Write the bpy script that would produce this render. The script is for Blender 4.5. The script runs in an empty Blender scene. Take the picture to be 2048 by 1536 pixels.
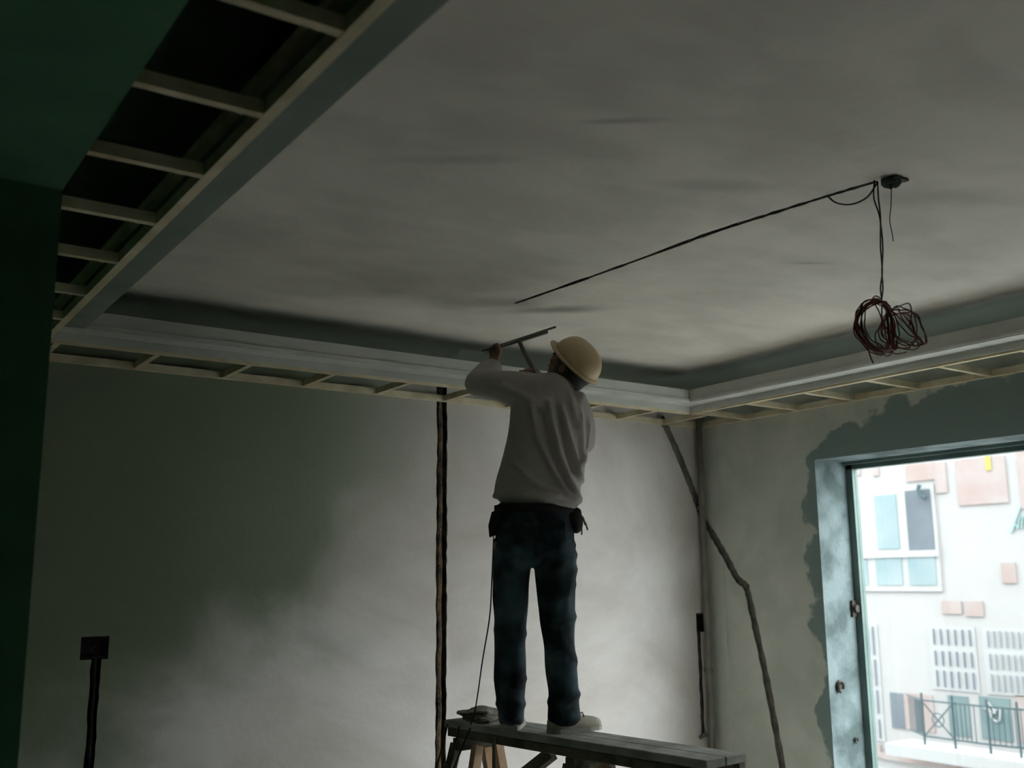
import bpy, bmesh, math, random
from mathutils import Vector, Matrix, noise
random.seed(7)
S = bpy.context.scene
C = S.collection
# ------------------------------------------------------------------ camera (eye at the origin, floor 1.55 m below)
cd = bpy.data.cameras.new('camera'); cam = bpy.data.objects.new('camera', cd); C.objects.link(cam)
Rm = Matrix(((0.82580195, -0.56389461, -0.00860319), (-0.09904738, -0.16003517, 0.9821295), (-0.55519434, -0.81019233, -0.18800964)))
cam.matrix_world = Rm.transposed().to_4x4()
cd.sensor_fit = 'HORIZONTAL'; cd.sensor_width = 36.0; cd.lens = 2045.0/2048.0*36.0
cd.clip_start = .02; cd.clip_end = 200
cd.dof.use_dof = True; cd.dof.focus_distance = 4.2; cd.dof.aperture_fstop = 2.8
S.camera = cam
# ------------------------------------------------------------------ sky: even overcast
W = bpy.data.worlds.new('overcast_sky'); S.world = W; W.use_nodes = True
bg = W.node_tree.nodes['Background']; bg.inputs[0].default_value = (.93, .98, 1.0, 1); bg.inputs[1].default_value = 11.0
S.view_settings.view_transform = 'Standard'; S.view_settings.look = 'None'
S.view_settings.exposure = 0.0; S.view_settings.gamma = 1.0; S.view_settings.use_curve_mapping = False

FLOOR, CEIL, SOF = -1.55, 1.25, 1.0
BY, RX = 4.97, 4.95

# ------------------------------------------------------------------ materials
def mat(name, c1, c2=None, scale=8, rough=.85, bump=.15, detail=6, dist=.01, stretch=(1, 1, 1), metal=0, lo=.35, hi=.65, bscale=None):
    m = bpy.data.materials.new(name); m.use_nodes = True
    n = m.node_tree.nodes; l = m.node_tree.links; b = n['Principled BSDF']
    b.inputs['Roughness'].default_value = rough; b.inputs['Metallic'].default_value = metal
    tc = n.new('ShaderNodeTexCoord'); mp = n.new('ShaderNodeMapping'); mp.inputs['Scale'].default_value = stretch
    l.new(tc.outputs['Object'], mp.inputs[0])
    nz = n.new('ShaderNodeTexNoise'); nz.inputs['Scale'].default_value = scale; nz.inputs['Detail'].default_value = detail
    l.new(mp.outputs[0], nz.inputs[0])
    cr = n.new('ShaderNodeValToRGB'); e = cr.color_ramp.elements
    e[0].position = lo; e[1].position = hi
    e[0].color = (*c1, 1); e[1].color = (*(c2 or c1), 1)
    l.new(nz.outputs[0], cr.inputs[0]); l.new(cr.outputs[0], b.inputs['Base Color'])
    if bump:
        n2 = n.new('ShaderNodeTexNoise'); n2.inputs['Scale'].default_value = bscale or scale*6; n2.inputs['Detail'].default_value = 4
        l.new(mp.outputs[0], n2.inputs[0])
        bp = n.new('ShaderNodeBump'); bp.inputs['Strength'].default_value = bump; bp.inputs['Distance'].default_value = dist
        l.new(n2.outputs[0], bp.inputs['Height']); l.new(bp.outputs[0], b.inputs['Normal'])
    m['ramp'] = cr.name
    return m

def plaster(name, base, patch, streak, scale=.9, rough=.9, bump=.25):
    """skim coat: large trowelled clouds over a base, with finer brushed streaks"""
    m = bpy.data.materials.new(name); m.use_nodes = True
    n = m.node_tree.nodes; l = m.node_tree.links; b = n['Principled BSDF']; b.inputs['Roughness'].default_value = rough
    tc = n.new('ShaderNodeTexCoord')
    a = n.new('ShaderNodeTexNoise'); a.inputs['Scale'].default_value = scale; a.inputs['Detail'].default_value = 9; a.inputs['Roughness'].default_value = .62; a.inputs['Distortion'].default_value = .6
    l.new(tc.outputs['Object'], a.inputs[0])
    ra = n.new('ShaderNodeValToRGB'); ra.color_ramp.elements[0].position = .38; ra.color_ramp.elements[1].position = .62
    ra.color_ramp.elements[0].color = (*patch, 1); ra.color_ramp.elements[1].color = (*base, 1)
    l.new(a.outputs[0], ra.inputs[0])
    mp = n.new('ShaderNodeMapping'); mp.inputs['Scale'].default_value = (2.5, 5.0, 5.0); mp.inputs['Rotation'].default_value = (0, .25, .5)
    l.new(tc.outputs['Object'], mp.inputs[0])
    s = n.new('ShaderNodeTexNoise'); s.inputs['Scale'].default_value = .9; s.inputs['Detail'].default_value = 8
    l.new(mp.outputs[0], s.inputs[0])
    rs = n.new('ShaderNodeValToRGB'); rs.color_ramp.elements[0].position = .40; rs.color_ramp.elements[1].position = .56
    rs.color_ramp.elements[0].color = (*streak, 1); rs.color_ramp.elements[1].color = (1, 1, 1, 1)
    l.new(s.outputs[0], rs.inputs[0])
    mx = n.new('ShaderNodeMix'); mx.data_type = 'RGBA'; mx.blend_type = 'MULTIPLY'; mx.inputs[0].default_value = 1
    l.new(ra.outputs[0], mx.inputs[6]); l.new(rs.outputs[0], mx.inputs[7])
    l.new(mx.outputs[2], b.inputs['Base Color'])
    f = n.new('ShaderNodeTexNoise'); f.inputs['Scale'].default_value = 30; f.inputs['Detail'].default_value = 5
    l.new(tc.outputs['Object'], f.inputs[0])
    bp = n.new('ShaderNodeBump'); bp.inputs['Strength'].default_value = bump; bp.inputs['Distance'].default_value = .006
    l.new(f.outputs[0], bp.inputs['Height']); l.new(bp.outputs[0], b.inputs['Normal'])
    m['mix'] = mx.name
    return m

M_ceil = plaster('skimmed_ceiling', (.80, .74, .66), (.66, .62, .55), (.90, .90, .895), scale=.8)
M_back = plaster('skimmed_wall', (.79, .745, .715), (.60, .55, .50), (.95, .95, .95), scale=.8)
M_right = plaster('window_wall_plaster', (.70, .71, .63), (.58, .61, .54), (.9, .92, .9), scale=.9)
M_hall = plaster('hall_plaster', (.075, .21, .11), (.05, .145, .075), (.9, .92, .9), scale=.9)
M_floor = mat('concrete_floor', (.38, .36, .33), (.50, .47, .43), scale=2.5)
M_chase = mat('rough_mortar', (.035, .032, .022), (.22, .15, .09), scale=16, bump=.8, dist=.02)
M_chase2 = mat('grey_mortar_groove', (.17, .17, .14), (.30, .29, .24), scale=18, bump=.8, dist=.02)
M_mortar = mat('grey_mortar', (.10, .12, .11), (.2, .22, .2), scale=14, bump=.6)
M_dark = mat('dark_recess', (.008, .012, .01), (.02, .025, .02), scale=20)
M_wood = mat('pine_batten', (.60, .50, .32), (.76, .67, .48), scale=9, stretch=(1, 1, 1), bump=.1)
M_gyp = mat('gypsum_board', (.50, .51, .46), (.62, .62, .57), scale=3, bump=.05)
M_gyp2 = mat('dark_gypsum_board', (.19, .24, .20), (.26, .30, .25), scale=3, bump=.05)  # darker gypsum tone for the left ledge
M_jamb = mat('patchy_render', (.075, .105, .105), (.19, .24, .245), scale=5, bump=.5, detail=9, lo=.38, hi=.6)
M_frame = mat('grey_green_aluminium', (.10, .15, .14), (.14, .20, .18), scale=6, rough=.45, bump=0)
M_bench = mat('old_scaffold_board', (.24, .25, .215), (.46, .46, .41), scale=7, stretch=(1, 1, 1), bump=.4)
M_bdark = mat('dark_timber', (.075, .075, .05), (.17, .15, .105), scale=12, bump=.4)
M_tan = mat('raw_timber', (.42, .26, .15), (.58, .40, .26), scale=8, bump=.2)
M_wire = mat('dark_red_wire', (.10, .022, .014), (.22, .05, .03), scale=30, rough=.5, bump=0)
M_wire2 = mat('dark_wire', (.015, .018, .012), (.05, .03, .02), scale=20, rough=.5, bump=0)
M_shirt = mat('grey_sweatshirt', (.42, .375, .345), (.50, .455, .425), scale=3, bump=.25, bscale=60, dist=.004)
M_jean = mat('dark_blue_denim', (.006, .018, .026), (.10, .17, .20), scale=6, bump=.3, bscale=90, dist=.003, detail=4, lo=.44, hi=.70)
M_skin = mat('skin', (.20, .12, .085), (.26, .16, .11), scale=10, rough=.6, bump=.05)
M_hair = mat('black_hair', (.010, .008, .006), (.025, .018, .012), scale=60, stretch=(1, 1, .2), bump=.6, rough=.5)
M_hat = mat('cream_plastic', (.62, .46, .26), (.72, .56, .34), scale=6, rough=.4, bump=0)
M_blk = mat('black_fabric', (.008, .009, .008), (.02, .02, .018), scale=15, bump=.2)
M_shoe = mat('cream_canvas', (.42, .38, .30), (.52, .47, .38), scale=14, bump=.2)
M_sole = mat('pale_rubber', (.40, .39, .34), (.5, .48, .42), scale=8, rough=.6, bump=0)
M_steel = mat('dull_steel', (.10, .11, .09), (.17, .17, .13), scale=9, rough=.45, bump=.05, metal=.3)
M_eye = mat('eye_dark', (.02, .015, .01), rough=.2, bump=0)
M_lip = mat('lip', (.25, .10, .08), rough=.5, bump=0)
M_rag = mat('dusty_cloth', (.13, .12, .09), (.26, .24, .19), scale=12, bump=.6)
M_fac = mat('white_facade', (.315, .305, .30), (.33, .322, .32), scale=1.2, bump=.05)
M_fwhite = mat('white_trim', (.33, .33, .33), (.35, .35, .35), scale=1, bump=0)
M_pink = mat('pink_brick', (.285, .215, .20), (.31, .265, .255), scale=1.6, bump=.1)
M_pane1 = mat('pale_blue_pane', (.16, .225, .245), (.23, .28, .29), scale=.9, rough=.6, bump=0)
M_pane2 = mat('slate_pane', (.075, .09, .11), (.12, .14, .16), scale=.9, rough=.6, bump=0)
M_teal = mat('teal_screen', (.075, .125, .13), (.13, .18, .18), scale=1.3, rough=.6, bump=0)
M_rail = mat('dark_railing', (.04, .07, .08), rough=.5, bump=0)
M_slit = mat('grey_bar', (.12, .14, .18), rough=.5, bump=0)
M_slit2 = mat('pale_bar', (.22, .235, .26), rough=.5, bump=0)
M_yel = mat('yellow_tape', (.36, .30, .07), rough=.6, bump=0)
M_cyan = mat('cyan_marker', (.19, .30, .30), rough=.6, bump=0)
M_ext = mat('sky_blocker_grey', (.18, .18, .17), (.24, .24, .23), scale=1)
M_ground = mat('street', (.30, .30, .29), (.36, .36, .35), scale=1)

# glass: mostly clear
M_glass = bpy.data.materials.new('window_glass'); M_glass.use_nodes = True
n = M_glass.node_tree.nodes; l = M_glass.node_tree.links; n.remove(n['Principled BSDF'])
tr = n.new('ShaderNodeBsdfTransparent'); tr.inputs[0].default_value = (.95, .97, .97, 1)
gl = n.new('ShaderNodeBsdfGlossy'); gl.inputs['Roughness'].default_value = .02
ms = n.new('ShaderNodeMixShader'); ms.inputs[0].default_value = .04
l.new(tr.outputs[0], ms.inputs[1]); l.new(gl.outputs[0], ms.inputs[2]); l.new(ms.outputs[0], n['Material Output'].inputs[0])

# damp cement patch round the window opening, an irregular band on the wall itself
def add_patch(m):
    n = m.node_tree.nodes; l = m.node_tree.links
    tc = n.new('ShaderNodeTexCoord'); sp = n.new('ShaderNodeSeparateXYZ'); l.new(tc.outputs['Object'], sp.inputs[0])
    def mth(op, a, b=None):
        k = n.new('ShaderNodeMath'); k.operation = op
        for i, v in enumerate((a, b)):
            if v is None: continue
            if hasattr(v, 'links'): l.new(v, k.inputs[i])
            else: k.inputs[i].default_value = v
        return k.outputs[0]
    dl = mth('SUBTRACT', sp.outputs[1], 4.02)
    dz = mth('SUBTRACT', sp.outputs[2], .69)
    # the patch over the head is deeper towards the camera side
    slope = mth('MULTIPLY', mth('SUBTRACT', 4.0, sp.outputs[1]), .36)
    slope = mth('MINIMUM', slope, .22)
    dz2 = mth('SUBTRACT', dz, slope)
    d = mth('MAXIMUM', dl, dz2)
    nz = n.new('ShaderNodeTexNoise'); nz.inputs['Scale'].default_value = 5; nz.inputs['Detail'].default_value = 5
    l.new(tc.outputs['Object'], nz.inputs[0])
    w = mth('MULTIPLY', mth('SUBTRACT', nz.outputs[0], .5), .36)
    v = mth('ADD', d, w)
    mr = n.new('ShaderNodeMapRange'); mr.inputs[1].default_value = .062; mr.inputs[2].default_value = .085; mr.inputs[3].default_value = 1; mr.inputs[4].default_value = 0
    l.new(v, mr.inputs[0])
    mix = n.new('ShaderNodeMix'); mix.data_type = 'RGBA'
    l.new(mr.outputs[0], mix.inputs[0]); l.new(n[m['mix']].outputs[2], mix.inputs[6]); mix.inputs[7].default_value = (.24, .32, .30, 1)
    l.new(mix.outputs[2], n['Principled BSDF'].inputs['Base Color'])
add_patch(M_right)
def ledge_shade(m):
    """shade above the ledges painted into the ceiling colour, darkest over the left one"""
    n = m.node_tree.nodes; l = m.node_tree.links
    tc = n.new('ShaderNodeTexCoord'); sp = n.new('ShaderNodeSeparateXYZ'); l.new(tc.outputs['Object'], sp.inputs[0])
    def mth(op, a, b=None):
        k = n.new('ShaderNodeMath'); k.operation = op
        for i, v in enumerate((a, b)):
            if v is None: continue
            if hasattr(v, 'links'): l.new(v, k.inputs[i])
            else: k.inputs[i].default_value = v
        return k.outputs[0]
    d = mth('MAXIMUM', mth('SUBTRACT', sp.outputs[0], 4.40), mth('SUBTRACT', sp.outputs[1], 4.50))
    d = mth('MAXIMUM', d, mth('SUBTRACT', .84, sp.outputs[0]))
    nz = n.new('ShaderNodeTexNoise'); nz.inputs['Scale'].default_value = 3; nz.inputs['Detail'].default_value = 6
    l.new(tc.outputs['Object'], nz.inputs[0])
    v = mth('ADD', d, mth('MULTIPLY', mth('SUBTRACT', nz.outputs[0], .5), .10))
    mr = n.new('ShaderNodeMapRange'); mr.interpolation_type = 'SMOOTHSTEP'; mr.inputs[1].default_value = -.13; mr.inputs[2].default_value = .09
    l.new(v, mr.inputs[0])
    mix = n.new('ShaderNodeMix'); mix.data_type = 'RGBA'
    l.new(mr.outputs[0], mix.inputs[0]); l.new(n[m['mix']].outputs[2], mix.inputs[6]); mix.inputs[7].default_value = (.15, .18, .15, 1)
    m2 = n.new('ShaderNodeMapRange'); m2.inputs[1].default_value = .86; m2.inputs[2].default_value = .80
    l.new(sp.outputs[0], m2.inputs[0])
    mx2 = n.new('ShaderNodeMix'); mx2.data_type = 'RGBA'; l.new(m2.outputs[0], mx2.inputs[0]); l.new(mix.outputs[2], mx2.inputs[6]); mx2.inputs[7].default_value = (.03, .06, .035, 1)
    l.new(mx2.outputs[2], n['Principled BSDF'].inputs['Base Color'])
ledge_shade(M_ceil)
def shadow_smears(m, spots):
    '''painted shadow of the raised float, with wet plaster streaks: (x, y, angle, half length, half width, strength)'''
    n = m.node_tree.nodes; l = m.node_tree.links; b = n['Principled BSDF']
    src = b.inputs['Base Color'].links[0].from_socket
    tc = n.new('ShaderNodeTexCoord')
    nz = n.new('ShaderNodeTexNoise'); nz.inputs['Scale'].default_value = 4; nz.inputs['Detail'].default_value = 5; l.new(tc.outputs['Object'], nz.inputs[0])
    for (x, y, ang, hl, hw, st_) in spots:
        mp = n.new('ShaderNodeMapping'); mp.vector_type = 'TEXTURE'; mp.inputs['Location'].default_value = (x, y, 1.25); mp.inputs['Rotation'].default_value = (0, 0, ang); mp.inputs['Scale'].default_value = (hl, hw, 1)
        l.new(tc.outputs['Object'], mp.inputs[0])
        ln = n.new('ShaderNodeVectorMath'); ln.operation = 'LENGTH'; l.new(mp.outputs[0], ln.inputs[0])
        ad = n.new('ShaderNodeMath'); ad.operation = 'ADD'; l.new(ln.outputs['Value'], ad.inputs[0]); l.new(nz.outputs[0], ad.inputs[1])
        mr = n.new('ShaderNodeMapRange'); mr.interpolation_type = 'SMOOTHSTEP'; mr.inputs[1].default_value = 1.6; mr.inputs[2].default_value = .5; mr.inputs[4].default_value = st_
        l.new(ad.outputs[0], mr.inputs[0])
        mix = n.new('ShaderNodeMix'); mix.data_type = 'RGBA'; l.new(mr.outputs[0], mix.inputs[0]); l.new(src, mix.inputs[6]); mix.inputs[7].default_value = (.26, .26, .22, 1)
        src = mix.outputs[2]
    l.new(src, b.inputs['Base Color'])
shadow_smears(M_ceil, [(2.80, 3.75, -.70, .42, .09, .85), (1.75, 2.02, -.65, .16, .03, .6), (2.35, 2.2, -.5, .35, .08, .35), (1.5, 2.5, -.6, .3, .05, .3), (3.25, 2.60, -.5, .12, .03, .5), (3.0, 1.9, -.5, .5, .12, .3)])
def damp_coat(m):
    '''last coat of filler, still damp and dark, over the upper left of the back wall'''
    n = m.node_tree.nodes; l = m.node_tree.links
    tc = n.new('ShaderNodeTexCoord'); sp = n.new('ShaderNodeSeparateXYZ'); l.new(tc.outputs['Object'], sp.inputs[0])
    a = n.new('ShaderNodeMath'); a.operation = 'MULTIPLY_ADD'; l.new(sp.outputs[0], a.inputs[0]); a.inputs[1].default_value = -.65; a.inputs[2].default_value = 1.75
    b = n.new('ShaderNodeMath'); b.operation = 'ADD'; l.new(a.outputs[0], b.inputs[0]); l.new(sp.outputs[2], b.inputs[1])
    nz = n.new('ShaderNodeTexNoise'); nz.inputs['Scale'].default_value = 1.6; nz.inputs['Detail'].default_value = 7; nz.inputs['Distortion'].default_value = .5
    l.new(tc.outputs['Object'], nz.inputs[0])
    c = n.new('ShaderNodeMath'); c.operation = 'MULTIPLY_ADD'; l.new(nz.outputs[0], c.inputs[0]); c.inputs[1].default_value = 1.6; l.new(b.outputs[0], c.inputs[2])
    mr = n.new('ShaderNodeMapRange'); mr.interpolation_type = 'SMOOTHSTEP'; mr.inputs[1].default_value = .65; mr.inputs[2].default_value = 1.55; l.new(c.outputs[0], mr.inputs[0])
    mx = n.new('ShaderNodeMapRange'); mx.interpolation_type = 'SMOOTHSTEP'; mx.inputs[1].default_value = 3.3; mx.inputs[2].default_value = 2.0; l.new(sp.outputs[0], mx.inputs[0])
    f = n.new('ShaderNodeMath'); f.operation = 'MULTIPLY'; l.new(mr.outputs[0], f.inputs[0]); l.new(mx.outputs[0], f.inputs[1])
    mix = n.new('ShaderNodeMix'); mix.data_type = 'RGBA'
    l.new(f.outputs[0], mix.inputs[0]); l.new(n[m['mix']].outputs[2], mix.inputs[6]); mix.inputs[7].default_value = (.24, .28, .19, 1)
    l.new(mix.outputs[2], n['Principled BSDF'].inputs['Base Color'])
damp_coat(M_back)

# ------------------------------------------------------------------ helpers
def link(name, me, m, parent=None):
    o = bpy.data.objects.new(name, me); C.objects.link(o)
    if m and not me.materials: me.materials.append(m)
    if parent: o.parent = parent; o.matrix_parent_inverse = parent.matrix_basis.inverted()
    return o
def obj(name, bm, m, parent=None, smooth=False):
    me = bpy.data.meshes.new(name); bmesh.ops.recalc_face_normals(bm, faces=bm.faces[:]); bm.to_mesh(me); bm.free()
    if smooth:
        for p in me.polygons: p.use_smooth = True
    return link(name, me, m, parent)
def tag(o, label=None, cat=None, group=None, kind=None):
    if label: o['label'] = label
    if cat: o['category'] = cat
    if group: o['group'] = group
    if kind: o['kind'] = kind
    return o
def empty(name, loc, label, cat, group=None):
    o = bpy.data.objects.new(name, None); C.objects.link(o); o.location = loc; o.empty_display_size = .1
    return tag(o, label, cat, group)
def B(bm, x0, x1, y0, y1, z0, z1, bev=0):
    vs = [bm.verts.new(p) for p in ((x0,y0,z0),(x1,y0,z0),(x1,y1,z0),(x0,y1,z0),(x0,y0,z1),(x1,y0,z1),(x1,y1,z1),(x0,y1,z1))]
    fs = [bm.faces.new([vs[i] for i in f]) for f in ((0,3,2,1),(4,5,6,7),(0,1,5,4),(1,2,6,5),(2,3,7,6),(3,0,4,7))]
    if bev:
        es = list({e for f in fs for e in f.edges}); bmesh.ops.bevel(bm, geom=es, offset=bev, segments=1, affect='EDGES')
def box(name, x0, x1, y0, y1, z0, z1, m, parent=None, bev=0):
    bm = bmesh.new(); B(bm, x0, x1, y0, y1, z0, z1, bev); return obj(name, bm, m, parent)
def beam(bm, p, q, w, h, up=(0, 0, 1), bev=0):
    p = Vector(p); q = Vector(q); d = (q-p).normalized(); s = d.cross(Vector(up)).normalized(); u = s.cross(d)
    vs = []
    for c in (p, q):
        for a, b in ((-1,-1),(1,-1),(1,1),(-1,1)): vs.append(bm.verts.new(c+s*a*w/2+u*b*h/2))
    fs = [bm.faces.new([vs[i] for i in f]) for f in ((0,1,2,3),(7,6,5,4),(0,4,5,1),(1,5,6,2),(2,6,7,3),(3,7,4,0))]
    if bev:
        es = list({e for f in fs for e in f.edges}); bmesh.ops.bevel(bm, geom=es, offset=bev, segments=1, affect='EDGES')
def loft(bm, rings, closed=True):
    """rings: lists of points of equal length"""
    R = [[bm.verts.new(p) for p in r] for r in rings]; k = len(R[0])
    for a, b in zip(R, R[1:]):
        for i in range(k): bm.faces.new((a[i], a[(i+1) % k], b[(i+1) % k], b[i]))
    if closed: bm.faces.new(R[0][::-1]); bm.faces.new(R[-1])
def catmull(pts, n=6):
    P = [Vector(p) for p in pts]; P = [P[0]*2-P[1]] + P + [P[-1]*2-P[-2]]; out = []
    for i in range(1, len(P)-2):
        for k in range(n):
            t = k/n; a, b, c, d = P[i-1], P[i], P[i+1], P[i+2]
            out.append(.5*((2*b)+(c-a)*t+(2*a-5*b+4*c-d)*t*t+(3*b-a-3*c+d)*t**3))
    out.append(P[-2]); return out
def tube(bm, pts, r, k=6, r2=None):
    P = [Vector(p) for p in pts]; rings = []; prev = None
    for i, p in enumerate(P):
        d = (P[min(i+1, len(P)-1)]-P[max(i-1, 0)]).normalized()
        if prev is None: s = d.orthogonal().normalized()
        else: s = (prev-d*prev.dot(d)).normalized()
        prev = s; u = d.cross(s); rr = r if r2 is None else r+(r2-r)*i/(len(P)-1)
        rings.append([p+(s*math.cos(2*math.pi*j/k)+u*math.sin(2*math.pi*j/k))*rr for j in range(k)])
    loft(bm, rings)
def evaluated(o, name):
    dg = bpy.context.evaluated_depsgraph_get(); me = bpy.data.meshes.new_from_object(o.evaluated_get(dg)); me.name = name
    return me
def cut(o, cutters):
    """boolean recesses; cutter faces keep the mortar material"""
    tmp = []
    for bm, m in cutters:
        c = obj('cutter', bm, m); tmp.append(c)
        md = o.modifiers.new('cut', 'BOOLEAN'); md.operation = 'DIFFERENCE'; md.object = c; md.solver = 'EXACT'
        try: md.material_mode = 'TRANSFER'
        except Exception: pass
    me = evaluated(o, o.name); o.modifiers.clear(); o.data = me
    for c in tmp:
        d = c.data; bpy.data.objects.remove(c); bpy.data.meshes.remove(d)

# ------------------------------------------------------------------ room shell
def st(o): return tag(o, kind='structure')
fl = st(box('floor', -3, RX+.34, -2.3, BY+.25, FLOOR-.12, FLOOR, M_floor))
wb = st(box('wall_back', -3.1, RX+.5, BY, BY+.25, FLOOR-.12, CEIL+.2, M_back))
cuts = []
def rectcut(a0, a1, z0, z1, d, m, jag=0):
    """groove with slightly broken edges in the back wall"""
    bm = bmesh.new(); n = max(2, int((z1-z0)/.04)) if jag else 1; rings = []
    for i in range(n+1):
        z = z0+(z1-z0)*i/n; ja = random.uniform(-jag, jag); jb = random.uniform(-jag, jag)
        rings.append([(a0+ja, BY-.05, z), (a1+jb, BY-.05, z), (a1+jb, BY+d, z), (a0+ja, BY+d, z)])
    loft(bm, rings); cuts.append((bm, m))
rectcut(2.888, 2.955, FLOOR+.02, CEIL-.02, .05, M_chase, .004)
rectcut(1.060, 1.180, -.335, -.235, .055, M_dark)
rectcut(1.108, 1.150, FLOOR+.02, -.30, .04, M_dark, .003)
rectcut(4.845, 4.912, -.345, -.225, .05, M_dark)
rectcut(4.850, 4.880, -1.0, -.33, .03, M_chase, .003)
def pathcut(fn, pts, w, d, m, jag=.004):
    P = catmull([(a, z, 0) for a, z in pts], 8); rings = []
    for i, p in enumerate(P):
        t = (P[min(i+1, len(P)-1)]-P[max(i-1, 0)]).normalized(); s = Vector((-t.y, t.x, 0))*(w/2+random.uniform(-jag, jag))
        q0 = p+s; q1 = p-s
        rings.append([fn(q0.x, q0.y, -.04), fn(q1.x, q1.y, -.04), fn(q1.x, q1.y, d), fn(q0.x, q0.y, d)])
    bm = bmesh.new(); loft(bm, rings); return bm, m
cuts.append(pathcut(lambda a, z, d: (a, BY+d, z), [(4.60, 1.05), (4.655, .968), (4.76, .78), (4.87, .56), (4.935, .42), (4.965, .345)], .055, .022, M_chase2))
cut(wb, cuts)

wr = st(box('wall_right', RX, RX+.34, -2.3, BY, FLOOR-.12, CEIL+.2, M_right))
WY0, WY1, WZ = 1.4, 4.02, .69
bm = bmesh.new()
B(bm, RX-.1, RX+.5, WY0, WY1, FLOOR+.0, WZ); cc = [(bm, M_jamb)]
cc.append(pathcut(lambda a, z, d: (RX+d, a, z), [(4.965, .36), (4.934, .335), (4.86, .24), (4.76, .10), (4.69, -.005), (4.628, -.046), (4.605, -.10), (4.56, -.30), (4.49, -.62), (4.402, -1.118), (4.36, -1.40)], .052, .022, M_chase2))
cut(wr, cc)
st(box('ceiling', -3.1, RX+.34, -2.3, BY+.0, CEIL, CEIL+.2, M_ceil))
ce = bpy.data.objects['ceiling']
cut(ce, [pathcut(lambda a, z, d: (a, z, CEIL+d), [(2.735, 1.90), (2.705, 2.073), (2.678, 2.276), (2.645, 2.551), (2.634, 2.906), (2.615, 3.332), (2.59, 3.75)], .024, .014, M_chase2, .004)])
# left: partition end pier and the lowered hall ceiling next to the camera
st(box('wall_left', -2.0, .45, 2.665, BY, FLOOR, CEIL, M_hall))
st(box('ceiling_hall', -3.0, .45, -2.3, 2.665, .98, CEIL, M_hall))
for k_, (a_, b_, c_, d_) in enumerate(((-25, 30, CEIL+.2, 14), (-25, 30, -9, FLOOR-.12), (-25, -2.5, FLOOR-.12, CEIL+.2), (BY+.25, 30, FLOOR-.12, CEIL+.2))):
    st(box('wall_sky_blocker', RX+.1, RX+.34, a_, b_, c_, d_, M_ext))  # unseen outer wall, added to cut sky light on the facade opposite
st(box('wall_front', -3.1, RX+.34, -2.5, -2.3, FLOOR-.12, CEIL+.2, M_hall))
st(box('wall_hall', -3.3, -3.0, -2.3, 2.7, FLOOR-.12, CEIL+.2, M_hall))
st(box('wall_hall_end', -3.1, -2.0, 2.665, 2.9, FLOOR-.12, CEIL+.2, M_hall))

for z0_, z1_ in ((FLOOR, .12), (.34, SOF)):
    st(box('trim_1', RX-.004, RX, 4.80, 4.83, z0_, z1_, M_right))
# window frame in the outer part of the opening
wf = bpy.data.objects.new('window_1', None); C.objects.link(wf); wf.location = (5.25, 3, FLOOR); tag(wf, kind='structure')
bm = bmesh.new()
B(bm, 5.235, 5.285, 3.975, WY1, FLOOR, WZ); B(bm, 5.235, 5.285, WY0, WY0+.05, FLOOR, WZ)
B(bm, 5.235, 5.285, WY0, WY1, WZ-.045, WZ); B(bm, 5.235, 5.285, WY0, WY1, FLOOR, FLOOR+.05)
obj('window_frame', bm, M_frame, wf)
box('track', 5.20, 5.235, WY0, WY1, WZ-.018, WZ, M_frame, wf)
box('glass_pane', 5.258, 5.264, WY0+.05, 3.975, FLOOR+.05, WZ-.045, M_glass, wf)
box('frame_mullion', 5.235, 5.285, 2.36, 2.41, FLOOR+.05, WZ-.045, M_frame, wf)
# bracket, screw hole on the jamb
bm = bmesh.new(); tube(bm, [(5.215, 4.02, -.187), (5.215, 4.0, -.187), (5.215, 3.985, -.187)], .032, 10, .022); B(bm, 5.19, 5.24, 4.005, 4.02, -.235, -.14)
tag(obj('frame_bracket', bm, M_wire2), 'dark round fixing bracket on the white window jamb beside the frame', 'bracket')
for z, x, r, lb in ((-.625, 5.037, .030, 'larger dark ring-shaped anchor fixed low on the white window jamb'), (-.932, 5.148, .015, 'small dark screw plug near the bottom of the white window jamb')):
    bm = bmesh.new(); tube(bm, [(x+r*.75*math.cos(a), 4.008, z+r*math.sin(a)) for a in [i*math.pi/8-.5 for i in range(14)]], r*.33, 5)
    B(bm, x-r*.4, x+r*.4, 4.008, 4.02, z-r*.4, z+r*.4)
    tag(obj('wall_anchor', bm, M_wire2), lb, 'anchor')

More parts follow.
